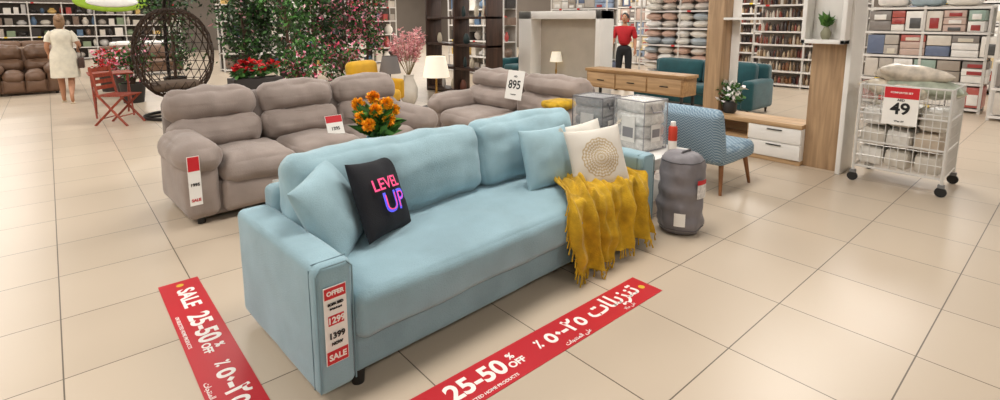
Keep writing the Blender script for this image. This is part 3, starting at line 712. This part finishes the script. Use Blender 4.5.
b=Batch(); b.bx(.95,2.6,6.4,7.95,0.001,.02); b.make('shaggy_rug',None,M_rug,smooth=False)
# egg chair
g=group('wicker_egg_chair',1.55,10.05); 
bm=bmesh.new(); rings=14; seg=22; VV=[]
for i in range(rings+1):
    ph=pi*(.02+.96*i/rings); row=[]
    for k in range(seg):
        an=2*pi*(k+(.5 if i%2 else 0))/seg; r=.58*math.sin(ph)**.85; z=1.05-.74*math.cos(ph)
        row.append(bm.verts.new((r*math.cos(an),r*.85*math.sin(an),z)))
    VV.append(row)
def ok(vs):
    c=sum((v.co for v in vs),Vector())/len(vs); d=(c-Vector((0,0,1.05))); return not (d.y<-.28 and abs(d.z)<.52)
for i in range(rings):
    for k in range(seg):
        k2=(k+1)%seg
        if i%2==0: tr=[(VV[i][k],VV[i][k2],VV[i+1][k]),(VV[i][k2],VV[i+1][k2],VV[i+1][k])]
        else: tr=[(VV[i][k],VV[i+1][k2],VV[i+1][k]),(VV[i][k],VV[i][k2],VV[i+1][k2])]
        for t in tr:
            if ok(t): bm.faces.new(t)
me=bpy.data.meshes.new('basket'); bm.to_mesh(me); bm.free(); ob=link('basket',me,M_wick,g,split=0,smooth=False)
wm=ob.modifiers.new('w','WIREFRAME'); wm.thickness=.024; wm.use_even_offset=False
b=Batch(); b.tube([(math.cos(a*pi/18)*.5,math.sin(a*pi/18)*.5,.025) for a in range(36)],.025,'#ffffff',8,True)
b.tube([(0,.5,.03),(0,.68,.5),(0,.72,1.2),(0,.62,1.75),(0,.35,2.05),(0,.02,2.0),(0,0,1.93)],.028,'#ffffff',8); b.tube([(0,0,1.95),(0,0,1.76)],.008,'#ffffff',6); b.tube([(-.5,0,.025),(.5,0,.025)],.02); b.tube([(0,-.5,.025),(0,.5,.025)],.02)
b.make('stand',g,M_steel)
softbox('seat_cushion',g,mat('egg_cushion','#5a4a3d',.9,6,.1),-.36,.36,-.3,.3,.46,.58,.06,(0,0,.03),n=6)
def bistro_chair(x,y,rz):
    g=group('folding_bistro_chair',x,y,0,rz); b=Batch()
    for sx in (-.2,.2):
        b.tube([(sx,-.22,0),(sx,.18,.46),(sx,.26,.9)],.018,'#ffffff',8); b.tube([(sx*.9,.28,0),(sx*.9,-.18,.45)],.018,'#ffffff',8)
    b.tube([(-.2,-.1,.14),(.2,-.1,.14)],.01); b.tube([(-.18,.2,.1),(.18,.2,.1)],.01)
    for i in range(7): b.box(0,-.18+i*.065,.46,.42,.052,.018)
    for i in range(4): b.box(0,.205+i*.02,.58+i*.09,.42,.016,.06,rot=(-.16,0,0))
    b.make('slatted_frame',g,M_teak)
bistro_chair(.74,9.85,math.radians(50))
g=group('bistro_table',.72,10.85); b=Batch(); 
for i in range(7): b.box(0,-.27+i*.09,.72,.6,.08,.02)
for sx in (-.25,.25): b.tube([(sx,-.25,0),(sx,.25,.71)],.014); b.tube([(sx*.9,.25,0),(sx*.9,-.25,.71)],.014)
b.make('slatted_table',g,M_teak)
g=group('hanging_oval_sign',1.15,14.5,2.02); b=Batch(); b.ell(0,0,0,.7,.05,.24,'#9dc23a',32,12); b.ell(0,-.035,-.02,.48,.04,.12,'#f2f2ee',28,10); b.make('sign_oval',g,VC)
b=Batch(); b.tube([(-.45,0,.16),(-.45,0,2.17)],.006,'#888888'); b.tube([(.45,0,.16),(.45,0,2.17)],.006,'#888888'); b.make('hanging_wires',g,VC)
# ---------------- people
def skin_mesh(name,parent,chains,m,sub=2):
    idx={};V=[];Rr=[];E=[]
    for ch in chains:
        pv=None
        for (co,r) in ch:
            key=tuple(round(c,4) for c in co)
            if key not in idx: idx[key]=len(V); V.append(co); Rr.append(r)
            i=idx[key]
            if pv is not None and pv!=i: E.append((pv,i))
            pv=i
    me=bpy.data.meshes.new(name); me.from_pydata(V,E,[]); ob=bpy.data.objects.new(name,me); bpy.context.scene.collection.objects.link(ob); ob.parent=parent
    me.materials.append(m); md=ob.modifiers.new('skin','SKIN'); md.use_smooth_shade=True
    for i,sv in enumerate(me.skin_vertices[0].data):
        rr=Rr[i]; sv.radius=(rr,rr) if not isinstance(rr,tuple) else rr; sv.use_root=(i==0)
    s=ob.modifiers.new('sub','SUBSURF'); s.levels=sub; s.render_levels=sub
    return ob
def loft(name,parent,m,secs,seg=28):
    b=Batch(); vs=[];fs=[]
    for (z,rx,ry,ox,oy) in secs:
        for k in range(seg):
            a=2*pi*k/seg; w=1+ (.04*math.sin(a*7) if z<.8 else 0); vs.append((ox+rx*math.cos(a)*w,oy+ry*math.sin(a)*w,z))
    for i in range(len(secs)-1):
        for k in range(seg): k2=(k+1)%seg; fs.append((i*seg+k,i*seg+k2,(i+1)*seg+k2,(i+1)*seg+k))
    b.add(vs,fs,'#ffffff'); return b.make(name,parent,m,split=0)
def head(g,z,hair,skin,long=False,oy=.01):
    b=Batch(); b.ell(0,oy,z,.074,.092,.112,skin,20,14); b.ell(0,oy+.02,z-.06,.055,.065,.05,skin,14,10)
    b.ell(0,oy+.097,z-.01,.012,.018,.02,skin,8,6)
    for s in(-1,1): b.ell(s*.075,oy-.005,z-.005,.01,.02,.03,skin,8,6); b.ell(s*.03,oy+.083,z+.012,.013,.008,.008,'#f0ece8',8,6); b.ell(s*.03,oy+.09,z+.012,.006,.004,.006,'#2a1a12',8,6); b.box(s*.03,oy+.086,z+.035,.03,.006,.005,hair)
    b.ell(0,oy+.086,z-.052,.024,.008,.007,'#a05048',10,6); b.make('head',g,SKINM)
    b=Batch(); b.ell(0,oy-.018,z+.022,.084,.095,.108,hair,20,14)
    if long: b.ell(0,oy-.05,z-.05,.085,.06,.11,hair,16,10); b.ell(0,oy-.11,z+.02,.04,.035,.04,hair,12,8)
    b.make('hair',g,VC)
def hand(g,nm,p,d,skin,s=1):
    b=Batch(); p=Vector(p); d=Vector(d).normalized(); side=Vector((0,1,0)); side=(side-d*side.dot(d)).normalized(); inn=d.cross(side)
    b.tube([p,p+d*.03,p+d*.07,p+d*.085],[.022,.03,.032,.026],skin,8)
    for i,(o,L) in enumerate(((-.024,.055),(-.008,.068),(.008,.072),(.024,.064))):
        a=p+d*.075+side*o; b.tube([a,a+d*L*.5+inn*.004,a+d*L*.9+inn*.018],[.009,.0085,.006],skin,6)
    a=p+d*.03+side*.026; b.tube([a,a+side*.02+d*.025,a+side*.022+d*.055+inn*.01],[.010,.009,.006],skin,6)
    b.make(nm,g,SKINM)
SK='#b98566'
M_sk=mat('skin_tone',SK,.55)
g=group('walking_woman',.18,13.1,0,math.radians(-6))
P=(0,0,.90)
skin_mesh('body',g,[[(P,.11),((-.085,0,.85),.085),((-.085,.10,.48),.06),((-.08,.12,.3),.055),((-.08,.12,.10),.036),((-.08,.12,.05),.034),((-.08,.24,.03),.028)],
 [(P,.11),((.085,0,.85),.085),((.085,-.03,.48),.06),((.08,-.13,.32),.055),((.08,-.27,.17),.034),((.08,-.28,.11),.032),((.08,-.20,.03),.028)],
 [(P,.11),((0,0,1.1),.10),((0,0,1.3),.12),((0,0,1.40),.06),((0,.01,1.50),.045)],
 [((0,0,1.3),.12),((-.15,0,1.34),.055),((-.23,-.03,1.1),.043),((-.22,.14,.92),.028)],
 [((0,0,1.3),.12),((.15,0,1.34),.055),((.26,-.02,1.12),.043),((.22,.16,1.02),.028)]],M_sk)
loft('dress',g,mat('cream_dress','#ddd6c4',.85,10,.1),[(.50,.23,.22,0,.0),(.62,.225,.2,0,0),(.8,.215,.18,0,0),(.95,.205,.165,0,0),(1.08,.16,.13,0,0),(1.2,.17,.135,0,0),(1.3,.19,.135,0,0),(1.38,.16,.105,0,0),(1.43,.08,.07,0,0)])
b=Batch()
for s in (-1,1): b.tube([(s*.12,0,1.36),(s*.18,-.01,1.28),(s*.205,-.03,1.18)],[.07,.065,.06],'#e6dfce',14)
b.make('sleeves',g,bpy.data.materials['cream_dress'])
hand(g,'hand_left',(-.22,.14,.925),(0,.5,-1),SK); hand(g,'hand_right',(.22,.15,1.02),(0,1,-.3),SK)
head(g,1.59,'#8a6a4c',SK,True)
b=Batch(); b.tube([(.24,-.02,1.13),(.27,-.0,.95),(.26,.02,.86)],.008,'#3a2a22',6); b.tube([(.23,.03,1.12),(.27,.06,.95),(.26,.06,.86)],.008,'#3a2a22',6); b.box(.26,.04,.77,.08,.26,.2,'#4a342a'); b.make('handbag',g,VC,bevel=.015)
b=Batch(); b.box(-.08,.17,.012,.07,.22,.02,'#c9b79a'); b.box(.08,-.22,.012,.07,.14,.02,'#c9b79a'); b.make('sandals',g,VC,bevel=.006)
g=group('man_in_red_polo',9.95,7.1,0,math.radians(110))
P=(0,0,.93)
M_tr=mat('black_trousers','#191a1f',.8,8,.2)
skin_mesh('trousers',g,[[(P,.13),((-.1,0,.88),.10),((-.11,.01,.5),.075),((-.11,0,.1),.06)],[(P,.13),((.1,0,.88),.10),((.11,.03,.5),.075),((.11,.02,.1),.06)],[(P,.13),((0,0,1.05),.13)]],M_tr)
M_po=mat('red_polo','#b01822',.8,8,.08)
skin_mesh('polo_shirt',g,[[((0,0,1.0),.145),((0,0,1.2),.15),((0,0,1.36),.14),((0,0,1.47),.065)],[((0,0,1.36),.14),((-.19,0,1.40),.075),((-.235,.0,1.24),.062),((-.245,0,1.17),.06)],[((0,0,1.36),.14),((.19,0,1.40),.075),((.235,0.02,1.24),.062),((.245,.03,1.17),.06)]],M_po)
skin_mesh('arms_and_neck',g,[[((0,0,1.4),.06),((0,.01,1.56),.05)],[((0,0,1.4),.06),((-.2,0,1.36),.045),((-.245,0,1.14),.042),((-.27,.08,.93),.028)],[((0,0,1.4),.06),((.2,0,1.36),.045),((.245,.03,1.14),.042),((.24,.2,1.02),.028)]],M_sk)
hand(g,'hand_left',(-.27,.08,.93),(0,.2,-1),SK); hand(g,'hand_right',(.24,.2,1.02),(0,1,-.1),SK)
head(g,1.64,'#15110f',SK)
b=Batch(); b.box(-.11,.05,.045,.09,.27,.09,'#111111'); b.box(.11,.07,.045,.09,.27,.09,'#111111'); b.make('shoes',g,VC,bevel=.03)
# ---------------- camera
cam=bpy.data.cameras.new('camera'); cam.lens=516/1000*36; cam.sensor_width=36; cam.shift_y=-.102; cam.clip_end=100
co=bpy.data.objects.new('camera',cam); co.location=(0,0,1.6); co.rotation_euler=(pi/2-math.atan(78/516),0,-math.radians(41)); bpy.context.scene.collection.objects.link(co)
bpy.context.scene.camera=co
w=bpy.data.worlds.new('world'); bpy.context.scene.world=w; w.use_nodes=True; w.node_tree.nodes['Background'].inputs[0].default_value=(1,.95,.88,1); w.node_tree.nodes['Background'].inputs[1].default_value=.3
bpy.context.scene.view_settings.view_transform='Standard'
